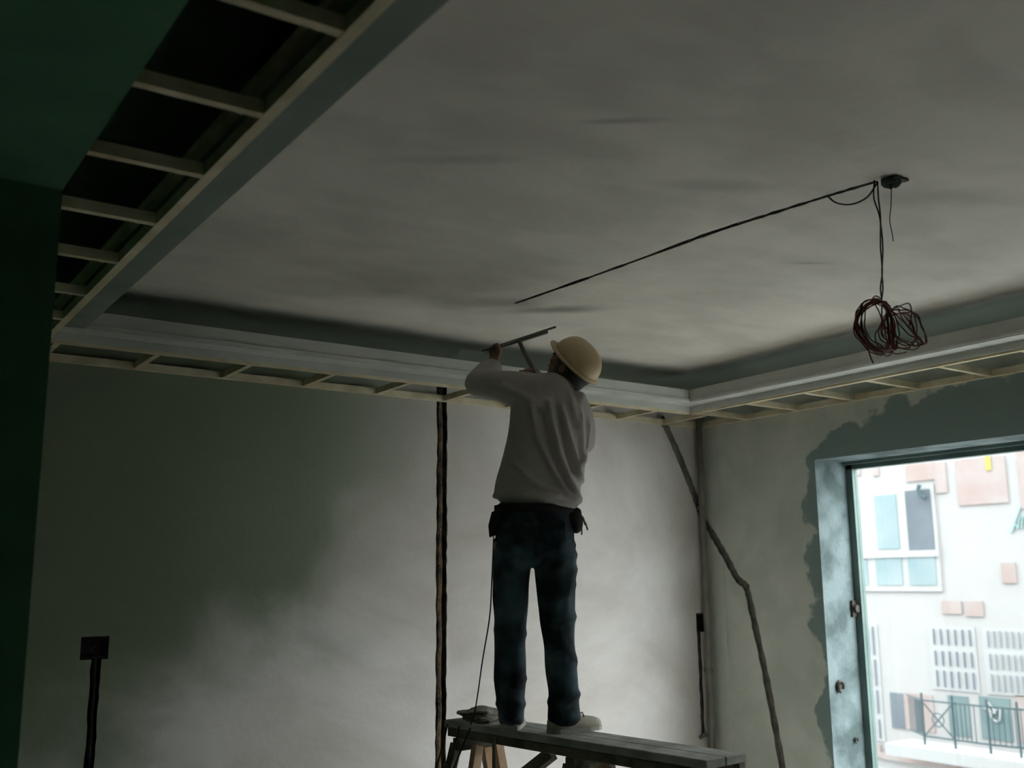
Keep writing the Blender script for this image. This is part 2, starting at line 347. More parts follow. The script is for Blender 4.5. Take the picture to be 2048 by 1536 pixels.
# ------------------------------------------------------------------ dropped ceiling framing
def framing(which, label, along, inner, outer, lo, hi, joists, sign):
    """along: axis the box runs on; inner / outer: coordinates across; sign: direction from outer to inner"""
    def bb(name, a0, a1, c0, c1, z0, z1, m, parent, bev=0):
        c0, c1 = sorted((c0, c1))
        if along == 'y': return box(name, c0, c1, a0, a1, z0, z1, m, parent, bev)
        return box(name, a0, a1, c0, c1, z0, z1, m, parent, bev)
    cx = (inner+outer)/2; am = (lo+hi)/2
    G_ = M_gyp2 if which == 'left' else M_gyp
    t = empty('ceiling_ledge_frame', (cx, am, SOF) if along == 'y' else (am, cx, SOF), label, 'ceiling framing', 'unfinished timber ceiling ledges round the room')
    bb('inner_rail', lo, hi, inner, inner-sign*.028, SOF, SOF+.035, M_wood, t)
    bb('top_rail', lo, hi, inner, inner-sign*.028, SOF+.095, SOF+.12, M_wood, t)
    if which != 'left': bb('wall_rail', lo, BY if which == 'right' else RX-.025, outer, outer+sign*.025, SOF, SOF+.035, M_wood, t)
    for j in joists:
        bb('joist', j-.013, j+.013, inner-sign*.028, outer+sign*(.025 if which != 'left' else -.01), SOF+.002, SOF+.034, M_wood, t)
    # gypsum: fascia, moulded lip and upstand, raised on the left to darken the cavity
    bb('fascia_board', lo, hi, inner, inner+sign*.010, SOF+.012, SOF+.12, G_, t)
    l0, l1 = (lo, hi-.1155) if along == 'y' else (.771, hi-.011)
    bb('lip_board', l0, l1, inner+sign*.010, inner+sign*.115, SOF+.045, SOF+.057, G_, t, .002)
    bb('upstand', l0, l1, inner+sign*.103, inner+sign*.115, SOF+.057, SOF+(.25 if which == 'left' else .125), G_, t, .002)
    bb('edge_bead', l0, l1, inner+sign*.115, inner+sign*.122, SOF+.050, SOF+.068, G_, t, .002)
    return t
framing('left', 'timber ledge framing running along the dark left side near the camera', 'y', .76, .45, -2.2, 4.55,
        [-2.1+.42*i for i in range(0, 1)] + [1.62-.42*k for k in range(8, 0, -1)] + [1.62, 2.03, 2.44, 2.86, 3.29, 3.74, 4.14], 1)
framing('back', 'timber ledge framing along the back wall behind the worker', 'x', 4.55, BY, .45, 4.46,
        [.80] + [1.22+.427*i for i in range(8)]+[4.61], -1)
framing('right', 'timber ledge framing along the window wall above the window', 'y', 4.46, RX, -2.2, 4.55,
        [4.53-.418*i for i in range(16)], -1)

# ------------------------------------------------------------------ pieces in the wall grooves
def wallbox(x0, x1, z0, z1, label):
    t = empty('socket_box', ((x0+x1)/2, BY+.02, z0), label, 'electrical box')
    bm = bmesh.new()
    B(bm, x0, x1, BY+.035, BY+.045, z0, z1); B(bm, x0, x0+.006, BY+.004, BY+.035, z0, z1); B(bm, x1-.006, x1, BY+.004, BY+.035, z0, z1)
    B(bm, x0, x1, BY+.004, BY+.035, z1-.006, z1); B(bm, x0, x1, BY+.004, BY+.035, z0, z0+.006)
    obj('box_shell', bm, M_dark, t)
    bm = bmesh.new(); tube(bm, catmull([((x0+x1)/2+.01, BY+.03, z0+.01), ((x0+x1)/2-.01, BY+.012, z0+.035), ((x0+x1)/2+.015, BY+.02, z0+.06)]), .003, 5)
    obj('wire_tail', bm, M_wire2, t)
wallbox(1.064, 1.176, -.33, -.24, 'dark empty socket box in the back wall near the left edge')
wallbox(4.849, 4.908, -.34, -.23, 'small dark socket box in the back wall near the right corner')
bm = bmesh.new(); tube(bm, [(1.13, BY+.018, FLOOR+.03), (1.131, BY+.018, -.9), (1.128, BY+.018, -.31)], .011, 8)
tag(obj('conduit_pipe', bm, M_dark), 'black conduit in the groove below the left socket box', 'pipe')
bm = bmesh.new(); tube(bm, [(4.865, BY+.012, -.99), (4.866, BY+.012, -.6), (4.864, BY+.012, -.34)], .009, 8)
tag(obj('conduit_pipe', bm, M_wire2), 'dark thin conduit in the groove below the right socket box', 'pipe')
bm = bmesh.new()
P = [(2.921+.004*math.sin(i*1.7), BY+.026, FLOOR+.03+i*.1) for i in range(27)]
tube(bm, P, .016, 8)
tag(obj('conduit_pipe', bm, M_chase), 'brown mottled pipe in the wide vertical groove left of the worker', 'pipe')
bm = bmesh.new(); tube(bm, catmull([(4.83, BY-.004, -1.0), (4.84, BY-.02, -.985), (4.865, BY-.015, -.975), (4.885, BY-.005, -.99)]), .012, 6)
tag(obj('mortar_lump', bm, M_mortar), 'small mortar lump on the back wall at the foot of the right groove', 'mortar lump')
# vertical pipe in the room corner
bm = bmesh.new(); tube(bm, [(4.905, 4.93, FLOOR), (4.903, 4.93, 0), (4.90, 4.925, CEIL)], .020, 10)
M_cpipe = mat('grey_green_pipe', (.20, .20, .16), (.28, .27, .22), scale=9, bump=.2)
cp = empty('corner_pipe', (4.905, 4.93, FLOOR), 'grey green vertical pipe in the far corner of the room', 'pipe')
obj('pipe', bm, M_cpipe, cp, True)
for z in (.45, -.6):
    bm = bmesh.new(); tube(bm, [(4.904, 4.93, z), (4.904, 4.93, z+.02)], .025, 10); B(bm, 4.895, 4.913, 4.93, BY, z, z+.02); obj('pipe_clip', bm, M_cpipe, cp)

# ------------------------------------------------------------------ ceiling junction box, sagging wire, coil
jb = empty('ceiling_junction_box', (2.74, 1.87, CEIL), 'dark dusty junction box on the ceiling above the hanging wire coil', 'electrical box')
bm = bmesh.new(); tube(bm, [(2.755, 1.855, CEIL), (2.755, 1.855, CEIL-.016)], .028, 8, .024)
for k in range(9):
    a = k*.7; c = Vector((2.75+.022*math.cos(a), 1.86+.022*math.sin(a), CEIL-.014))
    bmesh.ops.create_icosphere(bm, subdivisions=1, radius=random.uniform(.009, .016), matrix=Matrix.Translation(c))
B(bm, 2.735, 2.80, 1.83, 1.85, CEIL-.008, CEIL)
obj('box_cover', bm, mat('dusty_dark_green', (.02, .03, .022), (.06, .07, .05), scale=30), jb)
bm = bmesh.new(); tube(bm, catmull([(2.765, 1.87, CEIL-.01), (2.768, 1.88, 1.17), (2.762, 1.885, 1.12), (2.768, 1.885, 1.08), (2.772, 1.885, 1.05)]), .0016, 5)
obj('wire_tail', bm, M_wire2, jb)
bm = bmesh.new(); tube(bm, catmull([(2.70, 2.07, CEIL), (2.69, 2.03, 1.21), (2.70, 1.98, 1.19), (2.715, 1.93, 1.20), (2.735, 1.90, CEIL-.005)]), .003, 6)
obj('sagging_wire', bm, M_wire2, jb)
co = empty('wire_coil', (2.71, 1.904, .68), 'dark red coil of electrical wire hanging on its leads from the ceiling', 'wire coil')
for k in range(2):
    s = (-1, 1)[k]
    bm = bmesh.new(); tube(bm, catmull([(2.728+s*.008, 1.9, CEIL), (2.726+s*.012, 1.903, 1.19), (2.74+s*.002, 1.904, 1.13), (2.736-s*.006, 1.904, 1.03), (2.728+s*.001, 1.904, .95), (2.719-s*.006, 1.904, .89), (2.712+s*.004, 1.904, .84)]), .0026, 5)
    obj('lead_wire', bm, M_wire2, co)
for k in range(22):
    # tight ring on the left, looser turns fanned to the right
    loose = k >= 15; t = (k-14)/7 if loose else 0
    cx = 2.684+random.uniform(-.006, .006)+(.115+t*.032 if loose else 0); cy = 1.904+random.uniform(-.012, .012); cz = .762+random.uniform(-.007, .007)+t*.018
    rx = random.uniform(.077, .093) if not loose else random.uniform(.022, .050); rz = random.uniform(.075, .089) if not loose else random.uniform(.058, .07)
    ph = random.random()*6; yw = random.uniform(-.3, .3)
    pts = []
    N = 40
    for i in range(N+1):
        a = 2*math.pi*i/N*(.97 if k % 5 == 0 else 1)+ph; wob = .0035*math.sin(5*a+k)+.002*math.sin(9*a+k*2)
        pts.append((cx+(rx+wob)*math.cos(a), cy+(.05*math.sin(a+k*.3) if loose else 0)+yw*.06*math.sin(a+k)+.010*math.cos(2*a), cz+(rz+wob)*math.sin(a)))
    bm = bmesh.new(); tube(bm, pts, .0022, 5); obj('wire_loop', bm, M_wire, co)
for pts in ([(2.708, 1.9, .84), (2.703, 1.9, .80), (2.706, 1.9, .775), (2.698, 1.9, .75), (2.704, 1.9, .73)],
            [(2.62, 1.9, .70), (2.624, 1.9, .675), (2.632, 1.9, .655), (2.642, 1.9, .64)],
            [(2.76, 1.9, .83), (2.80, 1.9, .845), (2.85, 1.9, .86), (2.86, 1.9, .83), (2.84, 1.9, .78)]):
    bm = bmesh.new(); tube(bm, catmull(pts), .0022, 5); obj('wire_end', bm, M_wire, co)

# ------------------------------------------------------------------ trestle scaffold
PT = -.60
A = Vector((2.50, 4.03, 0)); Bq = Vector((2.668, 2.62, 0)); dr = (Bq-A).normalized(); sd = Vector((dr.y, -dr.x, 0))  # sd points to -x side
pk = empty('scaffold_plank', ((A.x+Bq.x)/2, (A.y+Bq.y)/2, PT-.09), 'long worn grey scaffold plank that the worker stands on', 'plank')
for k in (-1, 1):
    bm = bmesh.new(); off = sd*k*.055
    beam(bm, A+off+Vector((0, 0, PT-.015))-dr*(.02 if k > 0 else 0), Bq+off+Vector((0, 0, PT-.015)), .106, .030, bev=.003)
    obj('board', bm, M_bench, pk)
for k in (-1, 1):
    bm = bmesh.new(); off = sd*k*.088
    beam(bm, A+off+Vector((0, 0, PT-.0485)), Bq+off+Vector((0, 0, PT-.0485)), .036, .036, bev=.003)
    obj('bearer', bm, M_bdark, pk)
def sawhorse(y, label, legs, rail_m, w=.24):
    t = (y-A.y)/(Bq.y-A.y); c = A+(Bq-A)*t; top = PT-.067
    h = empty('sawhorse', (c.x, c.y, FLOOR), label, 'sawhorse', 'sawhorses under the scaffold plank')
    bm = bmesh.new(); beam(bm, c-sd*w/2+Vector((0, 0, top-.025)), c+sd*w/2+Vector((0, 0, top-.025)), .05, .05, bev=.003); obj('top_rail', bm, rail_m, h)
    for (a, b, foot_a, foot_b, m) in legs:      # a: across the plank (towards the left wall), b: along it towards the camera
        p = c+sd*a+dr*b+Vector((0, 0, top-.03)); q = c+sd*foot_a+dr*foot_b+Vector((0, 0, FLOOR+.012))
        bm = bmesh.new(); beam(bm, p, q, .032, .045, up=tuple(sd), bev=.002); obj('leg', bm, m, h)
    for b in (-1, 1):
        bm = bmesh.new(); beam(bm, c-sd*.2+dr*b*.10+Vector((0, 0, -1.25)), c+sd*.2+dr*b*.10+Vector((0, 0, -1.25)), .025, .045); obj('stretcher', bm, M_bdark, h)
sawhorse(3.95, 'tan timber sawhorse under the far left end of the plank', [(.08, -.05, .30, -.10, M_bdark), (.05, .06, .27, .12, M_tan), (-.08, -.05, -.30, -.10, M_tan), (-.06, .06, -.20, .12, M_tan)], M_bdark)
sawhorse(3.27, 'dark splayed sawhorse under the middle of the plank below the right foot', [(.085, -.025, .22, -.16, M_bdark), (.07, .03, .13, .10, M_bdark), (-.085, -.025, -.2, -.10, M_tan), (-.07, .03, -.10, .16, M_bdark)], M_bdark, .22)
sawhorse(2.74, 'sawhorse under the near right end of the plank', [(.10, -.03, .22, -.14, M_bdark), (.10, .03, .22, .14, M_bdark), (-.10, -.03, -.22, -.14, M_tan), (-.10, .03, -.22, .14, M_tan)], M_bdark, .28)
bm = bmesh.new(); beam(bm, (2.52, 3.42, PT-.075), (2.30, 3.80, -1.0), .045, .045, up=tuple(sd)); obj('diagonal_brace', bm, M_bdark, pk)
bm = bmesh.new(); beam(bm, (2.53, 3.12, PT-.075), (2.62, 2.86, -.98), .025, .035, up=tuple(sd)); obj('diagonal_brace', bm, M_tan, pk)
# clutter at the far end
def blob(name, c, r, m, seed, parent=None, sub=4, amp=.35):
    bm = bmesh.new(); bmesh.ops.create_icosphere(bm, subdivisions=sub, radius=1)
    for v in bm.verts:
        k = 1+amp*noise.noise(v.co*1.6+Vector((seed, 0, 0)))+amp*.5*noise.noise(v.co*4+Vector((0, seed, 0)))
        v.co = Vector((v.co.x*r[0]*k, v.co.y*r[1]*k, max(v.co.z*r[2]*k, -r[2]*.6)))+Vector(c)
    return obj(name, bm, m, parent, True)
e0 = A+dr*.13
tag(blob('crumpled_rag', (e0.x-.0, e0.y+.035, PT+.020), (.10, .085, .032), M_rag, 3), 'crumpled dusty rag at the far left end of the plank', 'rag')
tag(blob('plaster_sack', (e0.x-.055, e0.y-.075, PT+.012), (.035, .035, .016), M_rag, 9), 'small flat grey sack on the plank between the rag and the left shoe', 'sack')
tag(blob('mortar_bag', (2.375, 3.62, -.90), (.05, .05, .05), M_mortar, 5), 'grey bundle hanging by a rod under the plank', 'bundle')
bm = bmesh.new(); tube(bm, [(2.378, 3.62, PT-.02), (2.375, 3.62, -.86)], .008, 6)
tag(obj('hanging_rod', bm, M_bdark), 'thin dark rod hanging under the plank above a grey bundle', 'rod')
for k, (x0, y0, x1, y1) in enumerate(((2.375, 3.98, 2.25, 3.98), (2.385, 3.90, 2.29, 3.92), (2.39, 3.82, 2.16, 3.85))):
    bm = bmesh.new(); tube(bm, catmull([(x0, y0, PT-.012), ((x0+x1)/2-.02, (y0+y1)/2, -.9), (x1, y1, -1.25), (x1+.03, y1-.05, FLOOR+.006)]), .004, 5)
    tag(obj('dangling_string', bm, M_wire2), ('thin dark cord hanging nearest the left end of the plank', 'pale middle cord hanging below the plank left of the tan leg', 'thin cord hanging beside the tan trestle leg')[k], 'cord')
bm = bmesh.new(); beam(bm, (1.75, 4.22, -1.0), (2.55, 4.32, -1.08), .05, .05, bev=.003)
tag(obj('loose_batten', bm, M_bdark), 'dark horizontal batten low beside the left sawhorse', 'batten')

# ------------------------------------------------------------------ the worker (local axes: u right, w away from the camera, z up)
O = Vector((2.5, 3.5, 0)); U = Vector((.826, -.564, 0)); Wd = Vector((.564, .826, 0))
def L(u, w, z): return O+U*u+Wd*w+Vector((0, 0, z))
def V3(v): return U*v[0]+Wd*v[1]+Vector((0, 0, v[2]))
def limb(bm, pts, n=5, k=16, side=None):
    """pts: (u, w, z, ra, rb); elliptical tube, ra along the sideways axis"""
    P = catmull([p[:3] for p in pts], n); Rr = catmull([(p[3], p[4], 0) for p in pts], n); rings = []
    P = [L(*p) for p in P]; prev = None
    for i, p in enumerate(P):
        d = (P[min(i+1, len(P)-1)]-P[max(i-1, 0)]).normalized()
        base = side or U
        if abs(base.dot(d)) > .93 and prev is None: base = Wd
        s = prev or base
        s = (s-d*s.dot(d)).normalized(); prev = s; q = d.cross(s)
        rings.append([p+s*math.cos(2*math.pi*j/k)*Rr[i].x+q*math.sin(2*math.pi*j/k)*Rr[i].y for j in range(k)])
    # rounded ends
    c0 = P[0]; c1 = P[-1]
    rings = [[c0+(v-c0)*.6+(P[0]-P[1]).normalized()*Rr[0].x*.35 for v in rings[0]]]+rings+[[c1+(v-c1)*.6+(P[-1]-P[-2]).normalized()*Rr[-1].x*.35 for v in rings[-1]]]
    loft(bm, rings)
def ell(bm, c, r, ax, ay, az, sub=3):
    Mx = Matrix((ax*r[0], ay*r[1], az*r[2])).transposed().to_4x4(); Mx.translation = c
    bmesh.ops.create_icosphere(bm, subdivisions=sub, radius=1, matrix=Mx)
def organic(name, bm, m, voxel, parent=None, smooth=3, fold=None):
    o = obj(name, bm, m)
    r = o.modifiers.new('r', 'REMESH'); r.mode = 'VOXEL'; r.voxel_size = voxel
    s = o.modifiers.new('s', 'SMOOTH'); s.iterations = smooth; s.factor = .5
    me = evaluated(o, name); o.modifiers.clear(); o.data = me
    if fold:
        ns = [v.normal.copy() for v in me.vertices]
        for v, nn in zip(me.vertices, ns):
            q = v.co-O; v.co += nn*fold(q.dot(U), q.dot(Wd), v.co.z, nn)
    for p in me.polygons: p.use_smooth = True
    if parent: o.parent = parent; o.matrix_parent_inverse = parent.matrix_basis.inverted()
    return o
CR = V3((.62, -.42, .66)).normalized()                      # crown direction of the tilted head
FC = V3((-.62, .34, .72)); FC = (FC-CR*FC.dot(CR)).normalized()   # where the face looks: up and to the left
SD = CR.cross(FC).normalized()
HC = L(.176, .035, .900)                                    # head centre
bm = bmesh.new()
ell(bm, HC+CR*.015, (.075, .092, .085), SD, FC, CR); ell(bm, HC-CR*.045+FC*.02, (.058, .068, .065), SD, FC, CR)
ell(bm, HC-CR*.098+FC*.048, (.030, .028, .022), SD, FC, CR, 2)           # chin
ell(bm, HC-CR*.02+FC*.098, (.011, .016, .022), SD, FC, CR, 2)            # nose
ell(bm, HC+CR*.008+FC*.082, (.045, .016, .012), SD, FC, CR, 2)           # brow
for s in (-1, 1):
    ell(bm, HC-CR*.01+SD*s*.077-FC*.008, (.009, .019, .03), SD, FC, CR, 2)   # ear
    ell(bm, HC-CR*.03+SD*s*.036+FC*.070, (.020, .016, .018), SD, FC, CR, 2)  # cheek
limb(bm, [(.11, .01, .74, .055, .055), (.13, .015, .80, .052, .052), (.15, .03, .86, .052, .052)])
limb(bm, [(0, 0, .16, .14, .095), (.02, 0, .32, .13, .09), (.05, 0, .5, .135, .095), (.07, 0, .66, .145, .1), (.09, 0, .75, .12, .085)])
limb(bm, [(-.03, .01, .78, .055, .055), (-.13, .04, .81, .047, .047), (-.235, .08, .835, .042, .042)])                  # left upper arm
limb(bm, [(-.235, .08, .835, .042, .042), (-.205, .18, .90, .038, .038), (-.172, .262, .965, .026, .022)])                     # left forearm
limb(bm, [(.185, .01, .73, .055, .055), (.215, .05, .65, .047, .047), (.225, .085, .575, .042, .042)])
limb(bm, [(.225, .085, .575, .042, .042), (.13, .17, .71, .036, .036), (.050, .215, .835, .025, .022)])
for s, f in ((-1, .07), (1, -.05)):
    limb(bm, [(s*.085, 0, .16, .085, .09), (s*.09, f*.3, 0, .072, .075), (s*.097, f*.5, -.19, .055, .06), (s*.100, f*.8, -.32, .05, .055), (s*.105, f, -.50, .035, .038), (s*.105, f, -.55, .036, .045)])
    limb(bm, [(s*.105, f, -.565, .034, .026), (s*.115+.03*(s > 0), f+.08, -.575, .036, .02), (s*.125+.06*(s > 0), f+.15, -.58, .03, .015)])
# hands: palms plus five fingers each, closed on the tool
def hand(palm0, palm1, across, curl, lengths=(.066, .074, .070, .056), fan=1):
    p0 = L(*palm0); p1 = L(*palm1); ac = V3(across).normalized(); cu = V3(curl).normalized(); d = (p1-p0).normalized()
    ac = (ac-d*ac.dot(d)).normalized()
    nrm = d.cross(ac)
    ell(bm, (p0+p1)/2, (.040, .050, .017), ac, d, nrm)
    for i, ln in enumerate(lengths):
        b = p1+ac*(-.030+.020*i)-d*.008
        q1 = b+d*ln*.42+cu*.006; q2 = q1+(d*.35+cu*.9).normalized()*ln*.36; q3 = q2+(cu*.8-d*.6).normalized()*ln*.30
        tube(bm, catmull([b, q1, q2, q3], 3), .0098, 8, .0078)
    b = p0+ac*(-.030)+d*.018; q1 = b-ac*.022+d*.02+cu*.012; q2 = q1+(d*.5+cu*.8).normalized()*.028; q3 = q2+(d*.2+cu*.7+ac*.6).normalized()*.024
    tube(bm, catmull([b, q1, q2, q3], 3), .0115, 8, .009)
hand((-.170, .268, .968), (-.160, .29, 1.022), (-.5, .8, 0), (-.3, -.8, .2), (.056, .062, .058, .048))
hand((.046, .222, .852), (.030, .236, .896), (.7, .5, .4), (-.6, -.4, .3))
person = organic('person', bm, M_skin, .0062, smooth=2)
tag(person, 'person in grey sweatshirt, dark jeans and cream hard hat reaching up to the ceiling', 'person')
for s in (-1, 1):
    bm = bmesh.new(); ell(bm, HC-CR*.006+SD*s*.030+FC*.092, (.012, .006, .006), SD, FC, CR, 2); obj('eye', bm, M_eye, person, True)
bm = bmesh.new(); ell(bm, HC-CR*.064+FC*.086, (.024, .006, .007), SD, FC, CR, 2); obj('mouth', bm, M_lip, person, True)
# hair: cap under the hat, down to the nape
bm = bmesh.new(); ell(bm, HC+CR*.012-FC*.012, (.084, .094, .088), SD, FC, CR, 4)
ell(bm, HC-CR*.035-FC*.045, (.066, .050, .055), SD, FC, CR, 3)
ell(bm, HC-CR*.03-FC*.01+SD*.045, (.038, .055, .05), SD, FC, CR, 3); ell(bm, HC-CR*.03-FC*.01-SD*.045, (.038, .055, .05), SD, FC, CR, 3)
organic('hair', bm, M_hair, .006, person, 2)

# shirt
folds = [([(.00, .70), (.02, .58), (.055, .49), (.11, .39), (.16, .325)], .010, .014),
         ([(.07, .72), (.085, .62), (.11, .50), (.145, .41), (.185, .335)], .010, .014),
         ([(.12, .70), (.145, .60), (.175, .50), (.20, .41)], .008, .012),
         ([(.20, .68), (.205, .58), (.20, .48)], .007, .010), ([(.24, .64), (.23, .56), (.20, .47)], .007, .010),
         ([(-.07, .47), (-.02, .41), (.04, .365), (.10, .345)], .007, .012), ([(-.12, .80), (-.04, .76), (.03, .70)], .006, .016),
         ([(.15, .78), (.17, .70), (.19, .62)], .006, .012), ([(-.16, .345), (-.05, .352), (.06, .345), (.19, .318)], .006, .010),
         ([(.04, .66), (.06, .55), (.10, .44), (.15, .36)], -.008, .012), ([(.11, .66), (.13, .54), (.165, .44)], -.008, .012)]
def segd(p, a, b):
    ax, ay = a; bx, by = b; dx, dy = bx-ax, by-ay; t = max(0, min(1, ((p[0]-ax)*dx+(p[1]-ay)*dy)/(dx*dx+dy*dy)))
    return math.hypot(p[0]-ax-t*dx, p[1]-ay-t*dy)
def shirtfold(u, w, z, nn):
    h = .004*noise.noise(Vector((u*9, w*9, z*5)))
    if w < .06:
        for pl, a, s in folds:
            d = min(segd((u, z), pl[i], pl[i+1]) for i in range(len(pl)-1))
            if d < 3*s: h += a*2.0*math.exp(-(d/s)**2)
    return h
bm = bmesh.new()
limb(bm, [(.010, 0, .318, .178, .125), (.020, 0, .37, .180, .13), (.036, 0, .45, .172, .125), (.052, 0, .55, .164, .12), (.066, 0, .64, .163, .12), (.072, 0, .72, .160, .12), (.082, .0, .78, .135, .10), (.11, .01, .825, .075, .07)], k=28)
limb(bm, [(.04, .0, .775, .095, .09), (-.05, .01, .80, .082, .08), (-.14, .04, .825, .070, .068), (-.235, .085, .84, .060, .056)])
limb(bm, [(-.236, .078, .835, .060, .060), (-.215, .14, .875, .062, .058), (-.185, .21, .925, .056, .05), (-.172, .25, .955, .044, .040)])
limb(bm, [(.155, .0, .735, .085, .085), (.195, .03, .68, .072, .075), (.212, .06, .62, .064, .066), (.215, .09, .565, .056, .058)])
limb(bm, [(.215, .09, .565, .056, .056), (.15, .155, .67, .052, .05), (.075, .20, .79, .040, .038)])
ell(bm, L(.175, .01, .47), (.045, .08, .10), U, Wd, Vector((0, 0, 1)))          # bloused side
shirt = organic('sweatshirt', bm, M_shirt, .009, person, 4, shirtfold)
# jeans
jf = [([(.06, .23), (.12, .17), (.17, .14)], .006, .013), ([(.17, .10), (.10, .05), (.05, .03)], .008, .016), ([(.16, -.02), (.12, -.07), (.09, -.10)], .007, .013),
      ([(.16, -.15), (.10, -.18), (.05, -.17)], .008, .016), ([(.17, -.33), (.12, -.26), (.10, -.22)], .006, .013), ([(.17, -.45), (.11, -.49), (.06, -.48)], .009, .014),
      ([(-.05, -.50), (-.10, -.48), (-.15, -.50)], .008, .014), ([(-.04, -.22), (-.09, -.18), (-.15, -.20)], .006, .016), ([(-.04, -.40), (-.10, -.43), (-.15, -.40)], .005, .012),
      ([(-.10, .06), (-.05, .09), (0, .07)], .006, .012), ([(0, .24), (0, .10)], -.006, .010), ([(.17, .04), (.13, -.04), (.13, -.12)], .007, .014)]
def jeanfold(u, w, z, nn):
    h = .005*noise.noise(Vector((u*12, w*10, z*9)))
    for pl, a, s in jf:
        d = min(segd((u, z), pl[i], pl[i+1]) for i in range(len(pl)-1))
        if d < 3*s: h += a*1.05*math.exp(-(d/s)**2)
    return h
bm = bmesh.new()
limb(bm, [(.008, 0, .30, .160, .112), (.006, 0, .22, .166, .118), (.006, -.005, .16, .166, .122), (.004, 0, .11, .162, .115)], k=28)
limb(bm, [(-.082, 0, .15, .085, .108), (-.092, .01, .04, .078, .095), (-.097, .03, -.08, .074, .085), (-.099, .04, -.18, .068, .075), (-.102, .05, -.27, .066, .072), (-.102, .06, -.37, .068, .07), (-.101, .07, -.47, .060, .066), (-.100, .07, -.530, .054, .066), (-.100, .066, -.572, .053, .066)], k=20)
limb(bm, [(.088, 0, .15, .085, .108), (.088, -.01, .04, .086, .098), (.090, -.02, -.08, .078, .085), (.094, -.03, -.18, .070, .075), (.098, -.035, -.27, .062, .07), (.106, -.04, -.37, .064, .07), (.112, -.05, -.46, .062, .068), (.112, -.05, -.548, .068, .075)], k=20)
jeans = organic('jeans', bm, M_jean, .009, person, 3, jeanfold)
bm = bmesh.new()
for r0, z0, z1 in ((1, .272, .305),):
    rings = []
    for z in (z0, z1): rings.append([L(.008+.171*math.cos(a), .124*math.sin(a), z) for a in [2*math.pi*i/40 for i in range(40)]])
    loft(bm, rings)
obj('belt', bm, M_blk, person, True)
for s in (-1, 1):
    bm = bmesh.new(); c = (.082*s, -.119, .185); rings = []
    pr_ = [(-.045, .045), (.045, .045), (.045, -.03), (0, -.055), (-.045, -.03)]
    rings = [[L(c[0]+a, c[1]+d+.25*(abs(c[0]+a)-.04)**2*6, c[2]+b) for a, b in pr_] for d in (-.006, .03)]
    loft(bm, rings); obj('back_pocket', bm, M_jean, person)
bm = bmesh.new()
rings = [[L(-.165+a, w, z+.02) for a, z in ((.02, .27), (-.008, .255), (-.022, .20), (-.018, .155), (.012, .165))] for w in (-.05, .04)]
loft(bm, rings); obj('pouch_flap', bm, M_blk, person)
bm = bmesh.new(); ell(bm, L(.178, -.01, .235), (.030, .045, .050), U, Wd, Vector((0, 0, 1)))
ell(bm, L(.178, -.01, .275), (.024, .035, .02), U, Wd, Vector((0, 0, 1)))
tp = organic('tool_pouch', bm, M_blk, .007, person, 2)
for a, b, z in ((.190, .215, .24), (.195, .225, .22), (.19, .20, .20)):
    bm = bmesh.new(); tube(bm, catmull([L(a, -.02, z+.02), L((a+b)/2+.004, -.02, z+.012), L(b, -.02, z-.02)]), .004, 5); obj('tool_tip', bm, M_tan, tp)
# shoes
def shoe(u, w, du, dw, h, m):
    d = Vector((du, dw, 0)).normalized(); s = Vector((d.y, -d.x, 0))
    def pt(a, b, z): return L(u+d.x*a+s.x*b, w+d.y*a+s.y*b, z)
    prof = [(-.065, .028, .050), (-.045, .036, .062), (0, .038, .060), (.05, .040, .045), (.10, .043, .036), (.145, .038, .030), (.172, .022, .022)]
    bm = bmesh.new(); rings = []
    for a, hw, hh in prof:
        rings.append([pt(a, hw*math.cos(t), PT+.018+max(0, math.sin(t))*hh*h if math.sin(t) > 0 else PT+.012) for t in [2*math.pi*i/16 for i in range(16)]])
    loft(bm, rings); o = obj('shoe', bm, m, person, True)
    bm = bmesh.new(); rings = []
    for z in (PT+.001, PT+.017):
        rings.append([pt(a, hw*1.07, z) for a, hw, _ in prof]+[pt(a, -hw*1.07, z) for a, hw, _ in prof[::-1]])
    loft(bm, rings); obj('sole', bm, M_sole, o)
    bm = bmesh.new()
    for k in range(3):
        tube(bm, catmull([pt(.045+.02*k, -.022, PT+.05*h+.006-.004*k), pt(.05+.02*k, 0, PT+.066*h+.004-.005*k), pt(.045+.02*k, .022, PT+.05*h+.006-.004*k)]), .003, 5)
    obj('laces', bm, M_sole, o)
    return o
shoe(-.096, .085, .12, 1, 1, M_shoe)
shoe(.112, -.035, .85, .55, 1.15, M_shoe)
# hard hat
HB = HC+CR*.030
bm = bmesh.new(); rings = []; N = 36
for i in range(11):
    t = i/10*math.pi/2; rr = math.cos(t)**.8 if i < 10 else .02; h = math.sin(t)
    rings.append([HB+(SD*math.cos(a)*.104+FC*math.sin(a)*.118)*rr+CR*(.098*h+(.006*math.exp(-(math.cos(a)*rr/.22)**2)*math.sin(t*2))) for a in [2*math.pi*j/N for j in range(N)]])
rings = [[HB+(SD*math.cos(a)*.098+FC*math.sin(a)*.112)-CR*.0 for a in [2*math.pi*j/N for j in range(N)]]]+rings
loft(bm, rings)
hat = obj('hard_hat', bm, M_hat, person, True)
bm = bmesh.new(); ro = []; 
def rim(rad, dz):
    out = []
    for j in range(N):
        a = 2*math.pi*j/N; pk_ = max(0, math.sin(a))**3*.024
        out.append(HB+(SD*math.cos(a)*(.104+rad)+FC*math.sin(a)*(.118+rad+(pk_ if rad > 0 else 0)))+CR*(dz-.012*(rad > 0)))
    return out
r1 = rim(-.006, .006); r2 = rim(.012, .006); r3 = rim(.012, .0); r4 = rim(-.006, -.002)
Rv = [[bm.verts.new(p) for p in r] for r in (r1, r2, r3, r4)]
